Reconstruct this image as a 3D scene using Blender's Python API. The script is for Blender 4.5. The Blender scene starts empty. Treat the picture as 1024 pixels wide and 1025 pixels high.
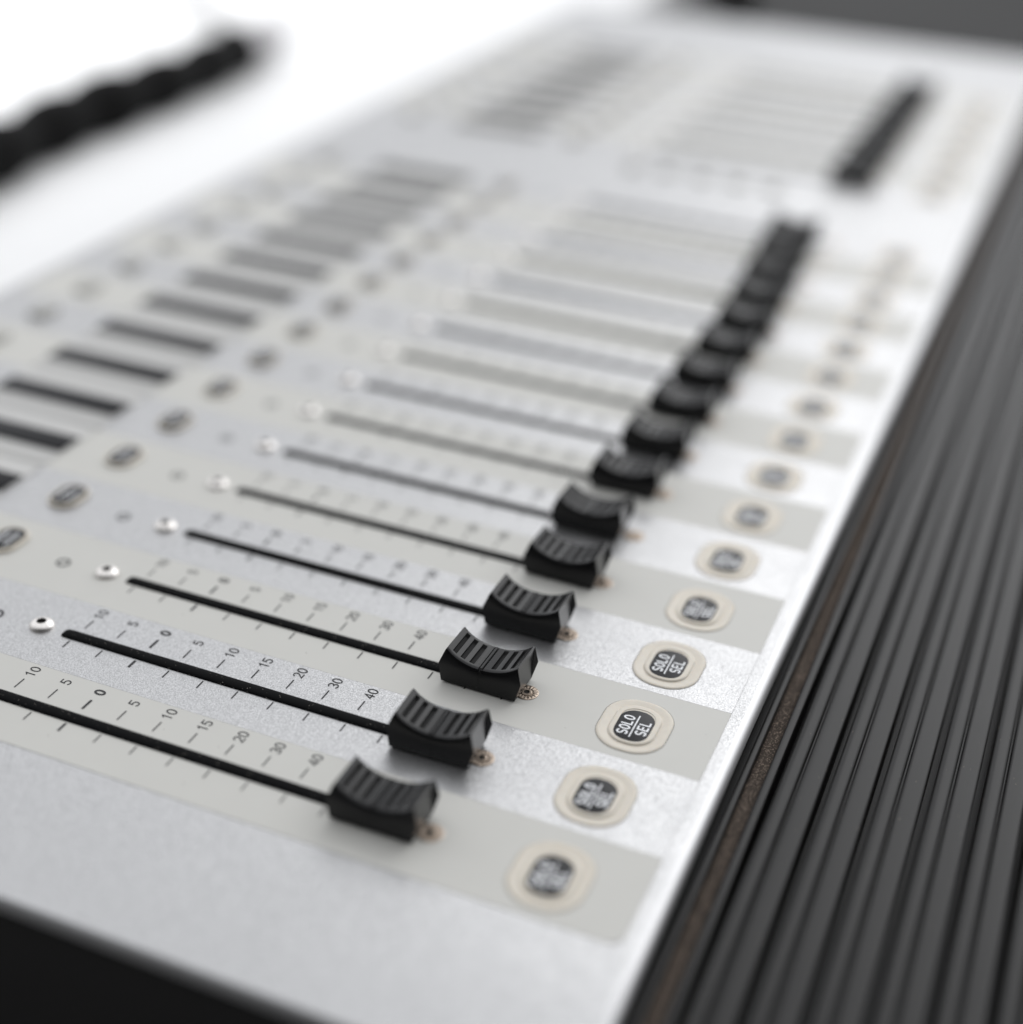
import bpy, bmesh, math, random
from mathutils import Vector, Matrix

P = 0.028                      # one channel pitch in metres; shapes below are written in pitches
random.seed(7)
S = bpy.context.scene
C = S.collection

# ------------------------------------------------------------------ materials
def new_mat(name):
    m = bpy.data.materials.new(name); m.use_nodes = True
    nt = m.node_tree
    return m, nt, nt.nodes['Principled BSDF']

def N(nt, kind, **kw):
    n = nt.nodes.new(kind)
    for k, v in kw.items():
        if k in n.inputs: n.inputs[k].default_value = v
        else: setattr(n, k, v)
    return n

def simple(name, col, rough=.5, metal=0., spec=.5, noise=0., nscale=900., bump=0., bscale=2500.):
    m, nt, b = new_mat(name)
    b.inputs['Base Color'].default_value = (*col, 1)
    b.inputs['Roughness'].default_value = rough
    b.inputs['Metallic'].default_value = metal
    b.inputs['Specular IOR Level'].default_value = spec
    tc = N(nt, 'ShaderNodeTexCoord')
    if noise:
        n = N(nt, 'ShaderNodeTexNoise', Scale=nscale, Detail=4.)
        nt.links.new(tc.outputs['Object'], n.inputs['Vector'])
        r = N(nt, 'ShaderNodeMapRange')
        r.inputs['From Min'].default_value = .3; r.inputs['From Max'].default_value = .7
        r.inputs['To Min'].default_value = 1 - noise; r.inputs['To Max'].default_value = 1 + noise
        nt.links.new(n.outputs['Fac'], r.inputs['Value'])
        mx = N(nt, 'ShaderNodeVectorMath', operation='SCALE')
        mx.inputs[0].default_value = col
        nt.links.new(r.outputs['Result'], mx.inputs['Scale'])
        nt.links.new(mx.outputs['Vector'], b.inputs['Base Color'])
        r2 = N(nt, 'ShaderNodeMapRange')
        r2.inputs['To Min'].default_value = rough - .08; r2.inputs['To Max'].default_value = rough + .08
        n2 = N(nt, 'ShaderNodeTexNoise', Scale=nscale * .07, Detail=5.)
        nt.links.new(tc.outputs['Object'], n2.inputs['Vector'])
        nt.links.new(n2.outputs['Fac'], r2.inputs['Value'])
        nt.links.new(r2.outputs['Result'], b.inputs['Roughness'])
    if bump:
        n = N(nt, 'ShaderNodeTexNoise', Scale=bscale, Detail=2.)
        nt.links.new(tc.outputs['Object'], n.inputs['Vector'])
        bp = N(nt, 'ShaderNodeBump', Strength=bump, Distance=.0002)
        nt.links.new(n.outputs['Fac'], bp.inputs['Height'])
        nt.links.new(bp.outputs['Normal'], b.inputs['Normal'])
    return m

def silver_paint():
    m, nt, b = new_mat('silver_flake_paint')
    tc = N(nt, 'ShaderNodeTexCoord')
    v = N(nt, 'ShaderNodeTexVoronoi', Scale=5000.)
    nt.links.new(tc.outputs['Object'], v.inputs['Vector'])
    sep = N(nt, 'ShaderNodeSeparateColor')
    nt.links.new(v.outputs['Color'], sep.inputs['Color'])
    r = N(nt, 'ShaderNodeMapRange')
    r.inputs['To Min'].default_value = .385; r.inputs['To Max'].default_value = .625
    nt.links.new(sep.outputs[0], r.inputs['Value'])
    cmb = N(nt, 'ShaderNodeCombineColor')
    for i in range(2): nt.links.new(r.outputs['Result'], cmb.inputs[i])
    bl = N(nt, 'ShaderNodeMath', operation='MULTIPLY'); bl.inputs[1].default_value = 1.005
    nt.links.new(r.outputs['Result'], bl.inputs[0]); nt.links.new(bl.outputs[0], cmb.inputs[2])
    nt.links.new(cmb.outputs['Color'], b.inputs['Base Color'])
    b.inputs['Metallic'].default_value = .88
    b.inputs['Roughness'].default_value = .40
    nz = N(nt, 'ShaderNodeTexNoise', Scale=38., Detail=6.)
    nt.links.new(tc.outputs['Object'], nz.inputs['Vector'])
    rr = N(nt, 'ShaderNodeMapRange'); rr.inputs['From Min'].default_value = .3; rr.inputs['From Max'].default_value = .7
    rr.inputs['To Min'].default_value = .36; rr.inputs['To Max'].default_value = .45
    nt.links.new(nz.outputs['Fac'], rr.inputs['Value']); nt.links.new(rr.outputs['Result'], b.inputs['Roughness'])
    # each flake lies at its own small angle
    sub = N(nt, 'ShaderNodeVectorMath', operation='SUBTRACT'); sub.inputs[1].default_value = (.5, .5, .5)
    nt.links.new(v.outputs['Color'], sub.inputs[0])
    sc = N(nt, 'ShaderNodeVectorMath', operation='SCALE'); sc.inputs['Scale'].default_value = .24
    nt.links.new(sub.outputs['Vector'], sc.inputs[0])
    geo = N(nt, 'ShaderNodeNewGeometry')
    add = N(nt, 'ShaderNodeVectorMath', operation='ADD')
    nt.links.new(geo.outputs['Normal'], add.inputs[0]); nt.links.new(sc.outputs['Vector'], add.inputs[1])
    nm = N(nt, 'ShaderNodeVectorMath', operation='NORMALIZE')
    nt.links.new(add.outputs['Vector'], nm.inputs[0])
    nt.links.new(nm.outputs['Vector'], b.inputs['Normal'])
    return m

def dusty_black(name, col, rough, speck, amount, scale, speckcol, stretch=(1, 1, 1), spec=.5, lo=.75, hi=1.3):
    m, nt, b = new_mat(name)
    tc = N(nt, 'ShaderNodeTexCoord')
    mp = N(nt, 'ShaderNodeMapping'); mp.inputs['Scale'].default_value = stretch
    nt.links.new(tc.outputs['Object'], mp.inputs['Vector'])
    v = N(nt, 'ShaderNodeTexVoronoi', Scale=scale)
    nt.links.new(mp.outputs['Vector'], v.inputs['Vector'])
    d = N(nt, 'ShaderNodeMath', operation='LESS_THAN'); d.inputs[1].default_value = speck
    nt.links.new(v.outputs['Distance'], d.inputs[0])
    sep = N(nt, 'ShaderNodeSeparateColor'); nt.links.new(v.outputs['Color'], sep.inputs['Color'])
    g = N(nt, 'ShaderNodeMath', operation='LESS_THAN'); g.inputs[1].default_value = amount
    nt.links.new(sep.outputs[0], g.inputs[0])
    mu = N(nt, 'ShaderNodeMath', operation='MULTIPLY')
    nt.links.new(d.outputs[0], mu.inputs[0]); nt.links.new(g.outputs[0], mu.inputs[1])
    mu2 = N(nt, 'ShaderNodeMath', operation='MULTIPLY')
    nt.links.new(mu.outputs[0], mu2.inputs[0]); nt.links.new(sep.outputs[1], mu2.inputs[1])
    n = N(nt, 'ShaderNodeTexNoise', Scale=scale * .12, Detail=5.)
    nt.links.new(mp.outputs['Vector'], n.inputs['Vector'])
    cr = N(nt, 'ShaderNodeMix', data_type='RGBA')
    cr.inputs[6].default_value = (*[c * lo for c in col], 1); cr.inputs[7].default_value = (*[c * hi for c in col], 1)
    nt.links.new(n.outputs['Fac'], cr.inputs[0])
    mx = N(nt, 'ShaderNodeMix', data_type='RGBA')
    nt.links.new(mu2.outputs[0], mx.inputs[0]); nt.links.new(cr.outputs[2], mx.inputs[6])
    mx.inputs[7].default_value = (*speckcol, 1)
    nt.links.new(mx.outputs[2], b.inputs['Base Color'])
    b.inputs['Roughness'].default_value = rough
    b.inputs['Specular IOR Level'].default_value = spec
    return m

M = {}
M['silver'] = silver_paint()
M['rim'] = simple('silver_rim_highlight', (.62, .62, .625), .36, metal=.55, noise=.02, nscale=300.)  # smoother, paler than the panel silver: edge highlight put into the colour
M['grey'] = dusty_black('warm_grey_paint', (.61, .603, .568), .45, .16, .012, 900., (.22, .20, .18), spec=.22, lo=.97, hi=1.02)
M['black'] = dusty_black('black_cap_plastic', (.0065, .0065, .007), .27, .14, .04, 2600., (.13, .12, .11), spec=.34)
M['groove'] = simple('matte_groove_plastic', (.012, .012, .012), .7, spec=.2)
M['slot'] = dusty_black('black_dust_seal', (.003, .0032, .0036), .6, .24, .12, 2300., (.30, .28, .25), spec=.05)
M['rubber'] = simple('cream_button_rubber', (.67, .62, .535), .42, noise=.03, nscale=700.)
M['rubber'].node_tree.nodes['Principled BSDF'].inputs['Subsurface Weight'].default_value = .25
M['rubber'].node_tree.nodes['Principled BSDF'].inputs['Subsurface Radius'].default_value = (.002, .0015, .001)
M['lens'] = simple('dark_lens', (.010, .010, .012), .35, spec=.22)
M['white'] = simple('white_print', (.85, .86, .88), .5)
M['ink'] = simple('black_print', (.02, .02, .022), .6)
M['gap'] = simple('dark_gap', (.02, .018, .016), .8)
M['brass'] = simple('worn_brass', (.40, .33, .27), .32, metal=.9, noise=.35, nscale=1500.)
M['nickel'] = simple('nickel_screw', (.80, .77, .74), .28, metal=.95, noise=.1, nscale=900.)
M['rest'] = dusty_black('black_ribbed_vinyl', (.012, .0117, .0115), .36, .11, .09, 1500., (.30, .24, .18), (.35, 1, 1), spec=.22)
M['felt'] = dusty_black('dusty_felt', (.055, .045, .038), .95, .46, .75, 2600., (.26, .205, .165), spec=.1)
M['case'] = simple('black_case', (.035, .034, .034), .6)
M['glass'] = simple('grey_display_glass', (.55, .545, .53), .4, spec=.3)
M['meter'] = simple('dark_meter_glass', (.006, .006, .008), .35, spec=.14)
M['table'] = simple('white_laminate', (.88, .88, .88), .3, noise=.01, nscale=60.)
M['steel'] = simple('dark_steel', (.08, .08, .08), .4, metal=.8)
M['floor'] = simple('dark_floor', (.016, .015, .014), .7, noise=.2, nscale=12.)
M['cable'] = simple('black_cable_jacket', (.003, .003, .003), .6, spec=.06)
M['plug'] = simple('grey_plug', (.42, .41, .42), .35, metal=.5)
M['lead'] = simple('pale_grey_wire', (.42, .42, .42), .5)
M['knob'] = simple('pale_grey_button', (.43, .425, .40), .5)

# ------------------------------------------------------------------ mesh helpers (pitch units in, metres out)
def link(name, bm, mat, parent=None, smooth=40, loc=None):
    bmesh.ops.scale(bm, vec=(P, P, P), verts=bm.verts)
    me = bpy.data.meshes.new(name)
    bmesh.ops.recalc_face_normals(bm, faces=bm.faces)
    bm.to_mesh(me); bm.free()
    for m in (mat if isinstance(mat, (list, tuple)) else [mat]): me.materials.append(m)
    if smooth:
        for p in me.polygons: p.use_smooth = True
        me.set_sharp_from_angle(angle=math.radians(smooth))
    o = bpy.data.objects.new(name, me); C.objects.link(o)
    if parent: o.parent = parent
    if loc: o.location = [c * P for c in loc]
    return o

def empty(name, loc=(0, 0, 0), parent=None):
    o = bpy.data.objects.new(name, None); C.objects.link(o)
    o.location = [c * P for c in loc]; o.empty_display_size = .02
    if parent: o.parent = parent
    return o

def box(bm, x0, x1, y0, y1, z0, z1, mi=0, bev=0):
    r = bmesh.ops.create_cube(bm, size=1)
    for v in r['verts']:
        v.co = Vector(((x0 + x1) / 2 + v.co.x * (x1 - x0), (y0 + y1) / 2 + v.co.y * (y1 - y0), (z0 + z1) / 2 + v.co.z * (z1 - z0)))
    fs = {f for v in r['verts'] for f in v.link_faces}
    for f in fs: f.material_index = mi
    if bev:
        es = list({e for v in r['verts'] for e in v.link_edges})
        bmesh.ops.bevel(bm, geom=es, offset=bev, segments=3, affect='EDGES', profile=.5)

def rrect(hx, hy, r, n=10):
    r = min(r, hx, hy)
    pts = []
    for cx, cy, a0 in ((hx - r, hy - r, 0), (-hx + r, hy - r, 90), (-hx + r, -hy + r, 180), (hx - r, -hy + r, 270)):
        for i in range(n + 1):
            a = math.radians(a0 + 90 * i / n)
            pts.append((cx + r * math.cos(a), cy + r * math.sin(a)))
    return pts

def rings(bm, prof, shape, mi=0, cap=True, cx=0, cy=0):
    """loft rings: prof is a list of (offset, z); shape(offset) gives an outline"""
    prev = None
    for off, z in prof:
        ring = [bm.verts.new((cx + x, cy + y, z)) for x, y in shape(off)]
        if prev:
            for i in range(len(ring)):
                f = bm.faces.new((prev[i], prev[(i + 1) % len(ring)], ring[(i + 1) % len(ring)], ring[i])); f.material_index = mi
        prev = ring
    if cap:
        f = bm.faces.new(prev); f.material_index = mi

def sweep(bm, prof, x0, x1, nx=1, mi=0, caps=True):
    """extrude an open (y, z) outline along x"""
    rows = []
    for i in range(nx + 1):
        x = x0 + (x1 - x0) * i / nx
        rows.append([bm.verts.new((x, y, z)) for y, z in prof])
    for a, b in zip(rows, rows[1:]):
        for j in range(len(prof) - 1):
            f = bm.faces.new((a[j], a[j + 1], b[j + 1], b[j])); f.material_index = mi
    if caps:
        bm.faces.new(rows[0]); bm.faces.new(rows[-1])

def tube(bm, pts, rad, n=14, mi=0):
    prev = None
    for i, p in enumerate(pts):
        p = Vector(p)
        t = (Vector(pts[min(i + 1, len(pts) - 1)]) - Vector(pts[max(i - 1, 0)])).normalized()
        a = t.cross(Vector((0, 0, 1))).normalized(); b = a.cross(t)
        r = rad[i] if isinstance(rad, (list, tuple)) else rad
        ring = [bm.verts.new(p + a * r * math.cos(2 * math.pi * k / n) + b * r * math.sin(2 * math.pi * k / n)) for k in range(n)]
        if prev:
            for k in range(n): bm.faces.new((prev[k], prev[(k + 1) % n], ring[(k + 1) % n], ring[k])).material_index = mi
        else: bm.faces.new(ring).material_index = mi
        prev = ring
    bm.faces.new(prev).material_index = mi

def arc(cx, cy, rx, ry, a0, a1, n=10):
    return [(cx + rx * math.cos(math.radians(a0 + (a1 - a0) * i / n)), cy + ry * math.sin(math.radians(a0 + (a1 - a0) * i / n))) for i in range(n + 1)]

GLYPH = {   # strokes in a cell 1 wide and 1 high
    'O': [arc(.5, .5, .5, .5, 0, 360, 22)],
    '0': [arc(.5, .5, .5, .5, 0, 360, 22)],
    'S': [arc(.5, .74, .47, .26, 35, 270, 12) + arc(.5, .24, .5, .24, 90, -145, 12)[1:]],
    'L': [[(.05, 1), (.05, 0), (.95, 0)]],
    'E': [[(.95, 1), (.05, 1), (.05, 0), (.95, 0)], [(.05, .52), (.85, .52)]],
    '1': [[(.15, .78), (.55, 1), (.55, 0)]],
    '2': [arc(.48, .70, .46, .30, 160, -25, 10) + [(.0, 0), (1, 0)]],
    '3': [arc(.45, .745, .45, .255, 150, -90, 10) + arc(.45, .25, .5, .25, 90, -150, 10)[1:]],
    '4': [[(.72, 0), (.72, 1), (.0, .27), (1, .27)]],
    '5': [[(.92, 1), (.14, 1), (.08, .56)] + arc(.44, .31, .5, .31, 110, -150, 12)],
}
def text(bm, s, x, y, z, h, w, gap, stroke):
    """lettering drawn with a pen of one width, centred on x, y"""
    tw = len(s) * w + (len(s) - 1) * gap
    for i, ch in enumerate(s):
        ox = x - tw / 2 + i * (w + gap); oy = y - h / 2
        for st in GLYPH[ch]:
            pts = [Vector((ox + a * w, oy + b * h)) for a, b in st]
            closed = (pts[0] - pts[-1]).length < 1e-6
            if closed: pts = pts[:-1]
            L, n = [], len(pts)
            for k in range(n):
                p = pts[k]
                a = (p - pts[k - 1]) if (k > 0 or closed) else None
                b = (pts[(k + 1) % n] - p) if (k < n - 1 or closed) else None
                a = a or b; b = b or a
                a = a.normalized(); b = b.normalized()
                na, nb = Vector((-a.y, a.x)), Vector((-b.y, b.x))
                m = (na + nb)
                m = m.normalized() if m.length > .2 else na
                m *= (stroke / 2) / max(.45, m.dot(na))
                ext = Vector((0, 0))
                if not closed and k == 0: ext = -a * stroke * .3
                if not closed and k == n - 1: ext = b * stroke * .3
                L.append((bm.verts.new((p.x + m.x + ext.x, p.y + m.y + ext.y, z)), bm.verts.new((p.x - m.x + ext.x, p.y - m.y + ext.y, z))))
            for k in range(n if closed else n - 1):
                q = L[(k + 1) % n]
                bm.faces.new((L[k][0], L[k][1], q[1], q[0]))

def setp(o, label=None, category=None, group=None, kind=None):
    for k, v in (('label', label), ('category', category), ('group', group), ('kind', kind)):
        if v: o[k] = v
    return o

def dup(o, parent, dx):
    """copy of a part (with its sub-parts), moved dx pitches along the console"""
    c = o.copy(); C.objects.link(c); c.parent = parent
    if parent is o.parent: c.location.x += dx * P
    for ch in [k for k in KIDS.get(o.name, [])]:
        d = ch.copy(); C.objects.link(d); d.parent = c
    return c
KIDS = {}
def kids(o, *ch): KIDS[o.name] = list(ch)

# ------------------------------------------------------------------ the console
con = empty('mixing_console', (0, 0, 0))
setp(con, 'silver and grey mixing console with a row of black faders and ribbed black armrest', 'mixing console')

XL, XR, YF, YB = -1.95, 30.3, -1.885, 9.75         # panel outline
BAYS = ((-.5, 15.5, range(0, 16)), (17.9, 25.9, range(19, 27)))
RY0, RY1 = -1.695, 9.5                             # recess that holds the channel strips

def make_panel():
    bm = bmesh.new()
    g = .006
    rc = .085
    xs = [XL + rc * .6, BAYS[0][0] - g, BAYS[0][1] + g, BAYS[1][0] - g, BAYS[1][1] + g, XR - rc * .6]
    ys = [YF + rc, RY0 - .010, RY1 + g, YB - rc]
    V = [[bm.verts.new((x, y, 0)) for y in ys] for x in xs]
    for i in range(5):
        for j in range(3):
            if j == 1 and i in (1, 3):
                lo = [bm.verts.new((v.co.x, v.co.y, -.006)) for v in (V[i][1], V[i + 1][1], V[i + 1][2], V[i][2])]
                hi = (V[i][1], V[i + 1][1], V[i + 1][2], V[i][2])
                bm.faces.new(lo)
                for k in range(4): bm.faces.new((hi[k], hi[(k + 1) % 4], lo[(k + 1) % 4], lo[k]))
            else:
                bm.faces.new((V[i][j], V[i + 1][j], V[i + 1][j + 1], V[i][j + 1]))
    # rounded rim all round, then a short skirt
    rim = [V[i][0] for i in range(6)] + [V[5][j] for j in (1, 2, 3)] + [V[i][3] for i in (4, 3, 2, 1, 0)] + [V[0][j] for j in (2, 1)]
    def off(v, d):
        x, y = v.co.x, v.co.y
        return (x + (.6 * d if abs(x - xs[-1]) < 1e-6 else -.6 * d if abs(x - xs[0]) < 1e-6 else 0),
                y + (d if abs(y - ys[-1]) < 1e-6 else -d if abs(y - ys[0]) < 1e-6 else 0))
    prev = rim
    for a in (15, 30, 45, 60, 75, 90, 'skirt'):
        if a == 'skirt': d, z = rc, -.13
        else: d, z = rc * math.sin(math.radians(a)), -rc * (1 - math.cos(math.radians(a)))
        ring = [bm.verts.new((*off(v, d), z)) for v in rim]
        n = len(ring)
        for k in range(n): bm.faces.new((prev[k], prev[(k + 1) % n], ring[(k + 1) % n], ring[k])).material_index = 1
        prev = ring
    o = link('top_panel', bm, [M['silver'], M['rim']], con, 35)
    return o
make_panel()

bm = bmesh.new(); box(bm, XL + .03, XR - .03, YF + .03, YB - .03, -5, -.135, bev=.02)
link('body', bm, M['case'], con)
bm = bmesh.new()
for x in (1, 28):
    box(bm, x, x + 1.5, 1, 8, -27, -5.01, bev=.1); box(bm, x - .6, x + 2.1, -3, 9.6, -28, -27.01, bev=.15)
link('stand', bm, M['steel'], con)

# armrest: ribbed vinyl
def make_armrest():
    def zt(y): return -.20 - .018 * (-1.9 - y) ** 2
    pr = [(-1.86, -.9), (-1.86, -.30), (-1.915, -.30)]
    def rib(y0, y1, h=0., r=.018, flat=True, da=.10, db=.10):
        n = 7
        if flat:
            pr.append((y0, zt(y0) - da)); pr.append((y0, zt(y0) - r))
            pr.append((y0 - r * .3, zt(y0) - r * .3)); pr.append((y0 - r, zt(y0)))
            pr.append((y1 + r, zt(y1))); pr.append((y1 + r * .3, zt(y1) - r * .3))
            pr.append((y1, zt(y1) - r)); pr.append((y1, zt(y1) - db))
        else:
            pr.append((y0, zt(y0) - da))
            for i in range(n + 1):
                a = math.pi * i / n
                yc, rr = (y0 + y1) / 2, (y0 - y1) / 2
                pr.append((yc + rr * math.cos(a), zt(yc) - .03 + h * math.sin(a)))
            pr.append((y1, zt(y1) - db))
    rib(-1.930, -1.992)
    pr.append((-1.994, zt(-2) - .12)); pr.append((-2.122, zt(-2.1) - .12))
    rib(-2.125, -2.20, db=.30)
    y = -2.245
    while y > -4.9:
        rib(y, y - .140, .045, flat=False, da=.30, db=.05)
        rib(y - .154, y - .335, r=.03, da=.05, db=.30)
        y -= .395
    pr += [(y, zt(y) - .1), (y - .12, zt(y) - .12), (y - .3, zt(y) - .3), (y - .38, zt(y) - .6), (y - .38, -1.9), (-1.86, -1.9)]
    bm = bmesh.new(); sweep(bm, pr, XL - .05, XR + .05)
    return link('armrest', bm, M['rest'], con, 50)
arm = make_armrest()
bm = bmesh.new()
nx, ny = 420, 6
rows = [[bm.verts.new((XL + (XR - XL) * i / nx, -1.995 - .128 * j / ny, -.275 + .012 * math.sin(math.pi * j / ny) + random.uniform(-.006, .006))) for j in range(ny + 1)] for i in range(nx + 1)]
for a, b in zip(rows, rows[1:]):
    for j in range(ny): bm.faces.new((a[j], a[j + 1], b[j + 1], b[j]))
link('felt_strip', bm, M['felt'], arm)

# ------------------------------------------------------------------ one channel, then copies
TZ = .003
def make_strip(mat, name='channel_strip', first=False):
    bm = bmesh.new()
    e = .0004
    pts = []
    x0, x1, y0, y1 = -.5 + e, .5 - e, RY0, RY1
    r = .13 if first else .012
    for cx, cy, a0, rr in ((x1 - .012, y1 - .012, 0, .012), (x0 + .012, y1 - .012, 90, .012), (x0 + r, y0 + r, 180, r), (x1 - .012, y0 + .012, 270, .012)):
        for i in range(7):
            a = math.radians(a0 + 15 * i); pts.append((cx + rr * math.cos(a), cy + rr * math.sin(a)))
    lo = [bm.verts.new((x, y, -.0055)) for x, y in pts]; mid = [bm.verts.new((x, y, -.001)) for x, y in pts]
    hi = [bm.verts.new((x * .9985, y + (.001 if y < 0 else -.001), 0)) for x, y in pts]
    n = len(pts)
    for a, b in ((lo, mid), (mid, hi)):
        for k in range(n): bm.faces.new((a[k], a[(k + 1) % n], b[(k + 1) % n], b[k]))
    bm.faces.new(hi); bm.faces.new(lo)
    return link(name, bm, mat, con, 30)

T0, DT = 3.247, .34309
def make_markings(parent):
    bm = bmesh.new()
    def tick(y, xa, xb, w):
        vs = [bm.verts.new((a, b, TZ)) for a, b in ((xa, y - w), (xb, y - w), (xb, y + w), (xa, y + w))]
        bm.faces.new(vs)
    labs = {-2: '10', -1: '5', 0: '0', 1: '5', 2: '10', 3: '15', 4: '20', 5: '30', 6: '40'}
    for i in range(-2, 10):
        y = T0 - DT * i
        w = .0115 if i == 0 else .006
        tick(y, .137, .272, w); tick(y, -.193, -.085, w)
        if i in labs:
            text(bm, labs[i], .392, y, TZ, .088, .052, .021, .020 if i == 0 else .0115)
    # small printed ring near the upper end
    rr = [(.045, .0), (.03, .0)]
    A = [[bm.verts.new((-.02 + q * math.cos(t * math.pi / 9), 4.78 + q * math.sin(t * math.pi / 9), TZ)) for t in range(18)] for q in (.07, .045)]
    for k in range(18): bm.faces.new((A[0][k], A[0][(k + 1) % 18], A[1][(k + 1) % 18], A[1][k]))
    return link('scale_markings', bm, M['ink'], parent, 0)

def make_slot(parent):
    bm = bmesh.new()
    hw, h = .064, .022
    ys = [.12, .125, .135] + [.2 + (3.8) * i / 30 for i in range(31)] + [4.045, 4.055, 4.06]
    prof = []
    n = 8
    prev = None
    for i, y in enumerate(ys):
        s = {0: .2, 1: .6, 2: .85, len(ys) - 1: .2, len(ys) - 2: .6, len(ys) - 3: .85}.get(i, 1)
        ring = [bm.verts.new((hw * (.4 + .6 * s) * -math.cos(math.pi * k / n), y, .0005 + h * s * math.sin(math.pi * k / n) ** .8)) for k in range(n + 1)]
        if prev:
            for k in range(n): bm.faces.new((prev[k], prev[k + 1], ring[k + 1], ring[k]))
        else: bm.faces.new(ring)
        prev = ring
    bm.faces.new(prev)
    return link('fader_slot', bm, M['slot'], parent, 60)

def circ(n, a0=0.):
    return lambda r: [(r * math.cos(2 * math.pi * k / n + a0), r * math.sin(2 * math.pi * k / n + a0)) for k in range(n)]

def make_screw(parent, y):
    bm = bmesh.new()
    # flat serrated washer with a small countersunk socket head
    prev = None
    for q, z in ((.106, .001), (.106, .006), (.100, .009), (.078, .0095), (.062, .0095), (.056, .004), (.050, .004), (.047, .010), (.040, .011), (.026, .011)):
        ring = [bm.verts.new((q * math.cos(2 * math.pi * k / 64), q * math.sin(2 * math.pi * k / 64), z - (.0035 if k % 4 < 2 and .06 < q < .09 else 0))) for k in range(64)]
        if prev:
            for k in range(64): bm.faces.new((prev[k], prev[(k + 1) % 64], ring[(k + 1) % 64], ring[k]))
        prev = ring
    rings(bm, [(.030, .0112), (.027, .008), (.025, .002)], circ(6, .3), mi=1)
    return link('screw', bm, [M['brass'], M['gap']], parent, 30, (0, y, 0))

def make_dome_screw(parent, y):
    bm = bmesh.new()
    rings(bm, [(.115, .001), (.115, .010), (.108, .026), (.092, .042), (.070, .053), (.045, .058)], circ(32), cap=False)
    rings(bm, [(.045, .0581), (.040, .05), (.038, .03)], circ(6, .2), mi=1)
    return link('screw', bm, [M['nickel'], M['gap']], parent, 40, (0, y, 0))

def make_cap():
    L0 = {.02: (.035, .728), .215: (-.018, .752), .36: (.022, .690)}
    def yy(z, s):
        if z <= .215: t = (z - .02) / .195; a, b = L0[.02], L0[.215]
        else: t = min(1, (z - .215) / .145); a, b = L0[.215], L0[.36]
        ya, yb = a[0] + (b[0] - a[0]) * t, a[1] + (b[1] - a[1]) * t
        return ya + s * (yb - ya)
    def top(s):
        q = abs(2 * s - 1)
        return .245 + .126 * min(q, .975) ** 2.05
    cuts = set()
    centres = [.5 + d for d in (-.385, -.262, -.138, .138, .262, .385)]
    for c in centres:
        for d in (-.032, -.025, .025, .032): cuts.add(round(c + d, 4))
    for d in (-.03, -.012, -.006, .006, .012, .03): cuts.add(.5 + d)
    for i in range(41): cuts.add(round(i / 40, 4))
    cuts |= {.006, .014, .986, .994}
    ss = sorted(cuts); ss = [s for i, s in enumerate(ss) if i == 0 or s - ss[i - 1] > .0018]
    gx = [-.176, -.158, -.148, -.138, -.05, .05, .13, .158, .166, .176]
    bm = bmesh.new()
    rows, sunk = [], set()
    for s in ss:
        zt = top(s)
        ed = 0
        if s < .014 or s > .986: ed = .007 * (1 - min(s, 1 - s) / .014)
        zt -= ed
        row = []
        def add(x, z):
            row.append(bm.verts.new((x, yy(min(z, .36), s), z))); return row[-1]
        rd = .006 if abs(s - .5) < .009 else 0
        add(-.192, .02); add(-.200 - rd, .10); add(-.202 - rd, .205); add(-.196 - rd, zt - .020); add(-.190, zt - .006)
        for x in gx:
            z = zt
            if -.147 < x < .157:
                for c in centres:
                    d = abs(s - c)
                    if d < .0322: z = zt - .024 * min(1, max(0, (.0322 - d) / .007)) * min(1, (.16 - x) / .03)
            if abs(s - .5) < .03: z = zt - .010 if abs(s - .5) > .0125 else zt + .008
            v = add(x, z)
            if z < zt - .0155: sunk.add(v)
        add(.190, zt - .006); add(.196, zt - .020); add(.202, .205); add(.200, .10); add(.192, .02)
        rows.append(row)
    for a, b in zip(rows, rows[1:]):
        n = len(a)
        for j in range(n):
            f = bm.faces.new((a[j], a[(j + 1) % n], b[(j + 1) % n], b[j]))
            if 5 <= j <= 13 and any(v in sunk for v in f.verts): f.material_index = 1
    bm.faces.new(rows[0]); bm.faces.new(rows[-1])
    box(bm, -.035, .035, .25, .50, .002, .06)
    return link('fader_cap', bm, [M['black'], M['groove']], con, 28)

BH = lambda o: rrect(.372 - o, .302 - o, .272 - o * .9)
def make_button():
    bm = bmesh.new()
    rings(bm, [(-.0025, .001), (-.0025, .0015), (.0, .0015)], BH, mi=1, cap=False)
    rings(bm, [(0, .001), (.003, .005), (.010, .009), (.020, .011), (.035, .010), (.085, .006), (.094, .004), (.098, .005), (.102, .014), (.107, .019), (.116, .021), (.150, .020), (.153, .015)], BH)
    b = link('solo_button', bm, [M['rubber'], M['gap']], con, 35, (-.037, -1.0, 0))
    bm = bmesh.new()
    rings(bm, [(.150, .015), (.1505, .0195), (.154, .0205)], BH)
    l = link('lens', bm, M['lens'], b, 35)
    bm = bmesh.new()
    z = .0225
    text(bm, 'SOLO', -.008, .070, z, .084, .046, .024, .0165)
    text(bm, 'SEL', -.004, -.080, z, .084, .046, .024, .0165)
    vs = [bm.verts.new(q) for q in ((-.160, -.011, z), (.155, -.011, z), (.155, .001, z), (-.160, .001, z))]
    bm.faces.new(vs)
    t = link('lettering', bm, M['white'], b, 0)
    l.location.x = t.location.x = -.028 * P
    kids(b, l, t)
    return b

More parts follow.
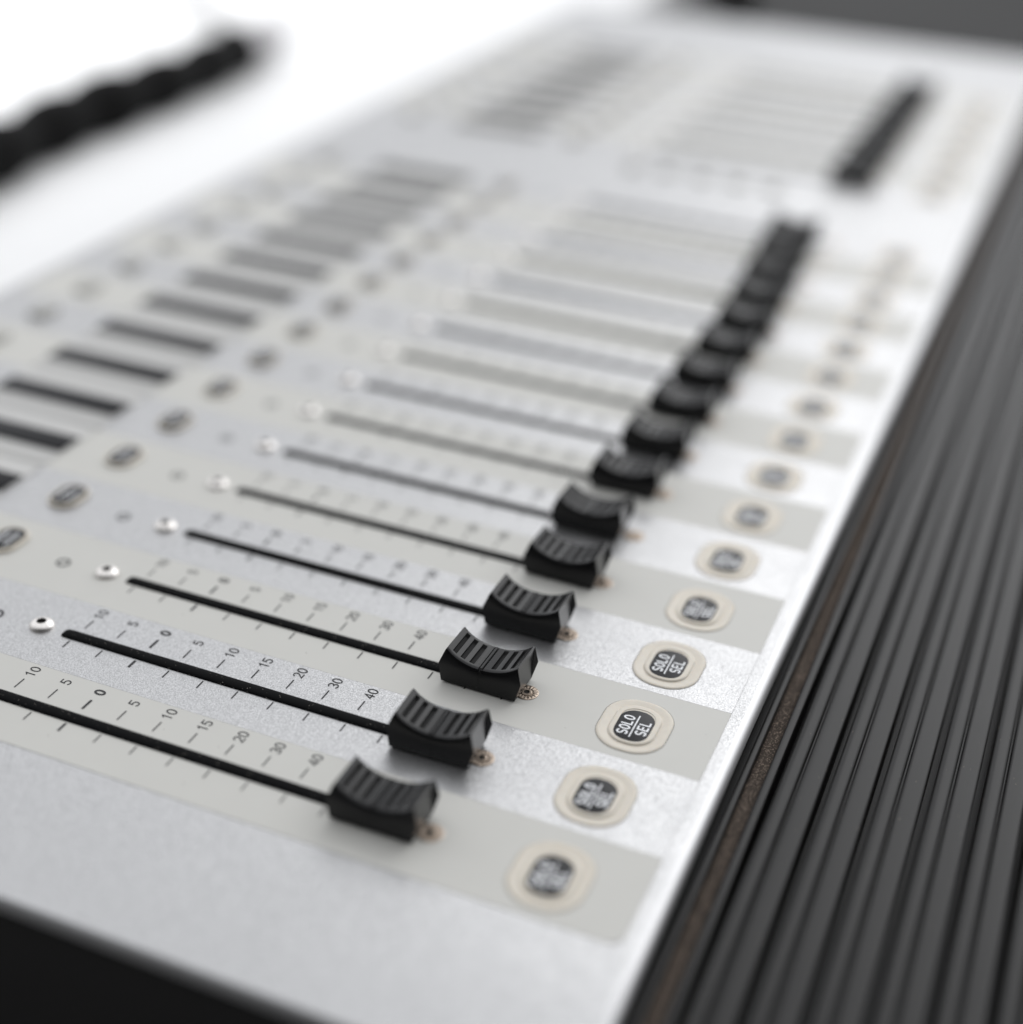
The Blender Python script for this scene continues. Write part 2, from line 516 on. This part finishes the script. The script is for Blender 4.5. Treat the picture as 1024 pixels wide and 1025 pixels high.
def make_upper_button():
    sh = lambda o: rrect(.24 - o, .17 - o, .16 - o * .9)
    bm = bmesh.new()
    rings(bm, [(0, .001), (.002, .03), (.012, .04), (.03, .04), (.032, .036)], sh)
    b = link('mute_button', bm, M['rubber'], con, 35, (.06, 5.5, 0)); b.name = 'round_button'
    bm = bmesh.new()
    rings(bm, [(.0325, .034), (.034, .04), (.038, .042)], sh)
    l = link('lens', bm, M['lens'], b, 35)
    bm = bmesh.new()
    for y in (-.055, .055):
        vs = [bm.verts.new(q) for q in ((-.12, y - .012, .045), (.12, y - .012, .045), (.12, y + .012, .045), (-.12, y + .012, .045))]
        bm.faces.new(vs)
    t = link('lettering', bm, M['white'], b, 0)
    kids(b, l, t)
    return b

def make_meter():
    bm = bmesh.new()
    box(bm, -.47, .47, 6.15, 7.85, .001, .012, bev=.004)
    d = link('channel_display', bm, M['glass'], con, 35)
    bm = bmesh.new()
    box(bm, -.17, .19, 6.17, 7.83, .0125, .035, bev=.008)
    m = link('level_meter', bm, M['meter'], d, 35)
    kids(d, m)
    return d

def make_small_button(name='select_button', loc=(0, 8.75, 0)):
    sh = lambda o: rrect(.2 - o, .13 - o, .06)
    bm = bmesh.new()
    rings(bm, [(0, .001), (.003, .05), (.02, .06)], sh)
    return link(name, bm, M['knob'], con, 35, loc)

strip0 = make_strip(M['grey'], first=True)
strip0['label'] = 'warm grey strip with rounded front corner'
strip_silver = make_strip(M['silver'])
strip_silver['label'] = 'textured silver strip'
strip_silver.location.x = 1 * P
strip_grey = make_strip(M['grey'])
strip_grey['label'] = 'warm grey strip'
strip_grey.location.x = 2 * P
slot0 = make_slot(strip0); mark0 = make_markings(strip0)
sc_a = make_screw(strip0, -.005); sc_b = make_dome_screw(strip0, 4.295)
sub = [slot0, mark0, sc_a, sc_b]
for st in (strip_silver, strip_grey):
    for o in sub:
        d = o.copy(); C.objects.link(d); d.parent = st
        KIDS.setdefault(st.name, []).append(d)
cap0 = make_cap(); but0 = make_button(); up0 = make_upper_button(); met0 = make_meter(); sel0 = make_small_button()
for x0, x1, ks in BAYS:
    for n in ks:
        k = n if n < 16 else n - .6
        if n > 2:
            src, base = (strip_silver, 1) if n % 2 else (strip_grey, 2)
            dup(src, con, k - base)
        if k > 0:
            c = dup(cap0, con, k)
            c.rotation_euler.z = math.radians(random.uniform(-1.1, 1.1)); c.rotation_euler.y = math.radians(random.uniform(-.5, .5))
            c.location.y += (random.uniform(-.006, .006) + {5: .085, 6: .03, 12: .06, 13: .13, 14: .2, 15: .27}.get(n, 0)) * P
            for o in (but0, up0, met0, sel0): dup(o, con, k)
cap0.location.y += .03 * P

# small buttons on the panel between the two banks
u0 = make_small_button('utility_button', (17.35, 4.0, 0))
for i in range(1, 5):
    c = u0.copy(); C.objects.link(c); c.parent = con
    c.location = (17.35 * P, (4.0 - .62 * i) * P, 0)

# ------------------------------------------------------------------ what stands round it
tb = empty('white_table', (12, 29, -28))
setp(tb, 'bright white table standing behind the console', 'table')
bm = bmesh.new(); box(bm, -32, 45, -18.9, 22, 26.2, 27, bev=.12)
link('tabletop', bm, M['table'], tb)
for x in (-30, 43):
    for y in (-17.5, 20.5):
        bm = bmesh.new(); box(bm, x - .7, x + .7, y - .7, y + .7, .0, 26.19, bev=.1)
        link('leg', bm, M['steel'], tb)

# black ribbed cable lying on the table
cab = empty('ribbed_cable', (21.7, 15.2, -1))
setp(cab, 'thick black ribbed cable with a grey plug lying on the white table', 'cable')
bm = bmesh.new()
pts, rad = [], []
n = 150
for i in range(n + 1):
    t = i / n
    x = -26 + 27 * t
    y = -2.2 * (1 - t) ** 1.4 + .12 * math.sin(t * 19)
    r = .44 + .15 * abs(math.sin(i * .30)) + .03 * math.sin(i * .17)
    pts.append((x, y, .52)); rad.append(r)
tube(bm, pts, rad, 18)
link('jacket', bm, M['cable'], cab)
bm = bmesh.new()
e = Vector(pts[-1])
tube(bm, [e + Vector((d, d * .02, 0)) for d in (.01, .1, .9, 1.0, 1.02, 1.9, 2.0)], [.42, .47, .47, .44, .36, .36, .31], 20)
link('plug', bm, M['plug'], cab)
bm = bmesh.new()
tube(bm, [(2.9, .06, .50), (3.1, .25, .40), (3.35, .9, .22), (3.7, 1.7, .16), (4.4, 2.5, .16), (5.3, 3.3, .16), (7.3, 5.0, .16), (11, 8.2, .16), (15, 11, .16)], .15, 12)
link('lead', bm, M['lead'], cab)

bm = bmesh.new(); box(bm, -400, 600, -500, 500, -29, -28.01)
fl = link('floor', bm, M['floor'], None, 0); setp(fl, kind='structure')

# ------------------------------------------------------------------ light
w = bpy.data.worlds.new('World'); S.world = w; w.use_nodes = True
wn = w.node_tree
wtc = N(wn, 'ShaderNodeTexCoord')
wdot = N(wn, 'ShaderNodeVectorMath', operation='DOT_PRODUCT'); wdot.inputs[1].default_value = (.70, .30, .65)
wn.links.new(wtc.outputs['Generated'], wdot.inputs[0])
wr = N(wn, 'ShaderNodeMapRange'); wr.interpolation_type = 'SMOOTHSTEP'
wr.inputs['From Min'].default_value = -.35; wr.inputs['From Max'].default_value = .75
wr.inputs['To Min'].default_value = .04; wr.inputs['To Max'].default_value = 1.22
wn.links.new(wdot.outputs['Value'], wr.inputs['Value'])
wn.nodes['Background'].inputs['Color'].default_value = (.955, .97, 1., 1)
wn.links.new(wr.outputs['Result'], wn.nodes['Background'].inputs['Strength'])

def area(name, loc, target, sx, sy, power, col=(1, 1, 1)):
    l = bpy.data.lights.new(name, 'AREA'); l.shape = 'RECTANGLE'; l.size = sx * P; l.size_y = sy * P
    l.energy = power; l.color = col
    o = bpy.data.objects.new(name, l); C.objects.link(o)
    o.location = [c * P for c in loc]
    d = (Vector(target) - Vector(loc))
    o.rotation_euler = d.to_track_quat('-Z', 'Y').to_euler()
    return o
area('window_light', (40, -11, 27), (3, 1, 0), 48, 34, 6.9)
tl = area('table_fill_light', (12, 32, 34), (12, 32.001, -1), 90, 26, 7)  # added fill lamp that whitens the table alone, no visible source
tl.data.spread = math.radians(50)

# ------------------------------------------------------------------ camera
cam = bpy.data.cameras.new('camera'); co = bpy.data.objects.new('camera', cam); C.objects.link(co); S.camera = co
fw = Vector((.81084311, .31883464, -.49079315)); rt = Vector((.38847669, -.92041337, .04387589)); dn = Vector((-.43774343, -.22623817, -.87017066))
mw = Matrix(((rt.x, -dn.x, -fw.x), (rt.y, -dn.y, -fw.y), (rt.z, -dn.z, -fw.z))).to_4x4()
mw.translation = Vector((-8.27276595, -3.55571315, 7.88495467)) * P
co.matrix_world = mw
cam.sensor_fit = 'VERTICAL'; cam.sensor_height = 36; cam.sensor_width = 36
cam.lens = 1544.6176 / 1025 * 36
cam.shift_x = (512 - 483.5) / 1024
cam.shift_y = 0
cam.clip_start = .01; cam.clip_end = 60
cam.dof.use_dof = True
cam.dof.focus_distance = 13.25 * P
cam.dof.aperture_fstop = 3.4
cam.dof.aperture_blades = 9

S.view_settings.view_transform = 'Standard'; S.view_settings.look = 'None'
S.view_settings.exposure = -.13; S.view_settings.gamma = 1
S.render.engine = 'CYCLES'
S.cycles.use_denoising = True
S.cycles.max_bounces = 8
S.cycles.sample_clamp_indirect = 6
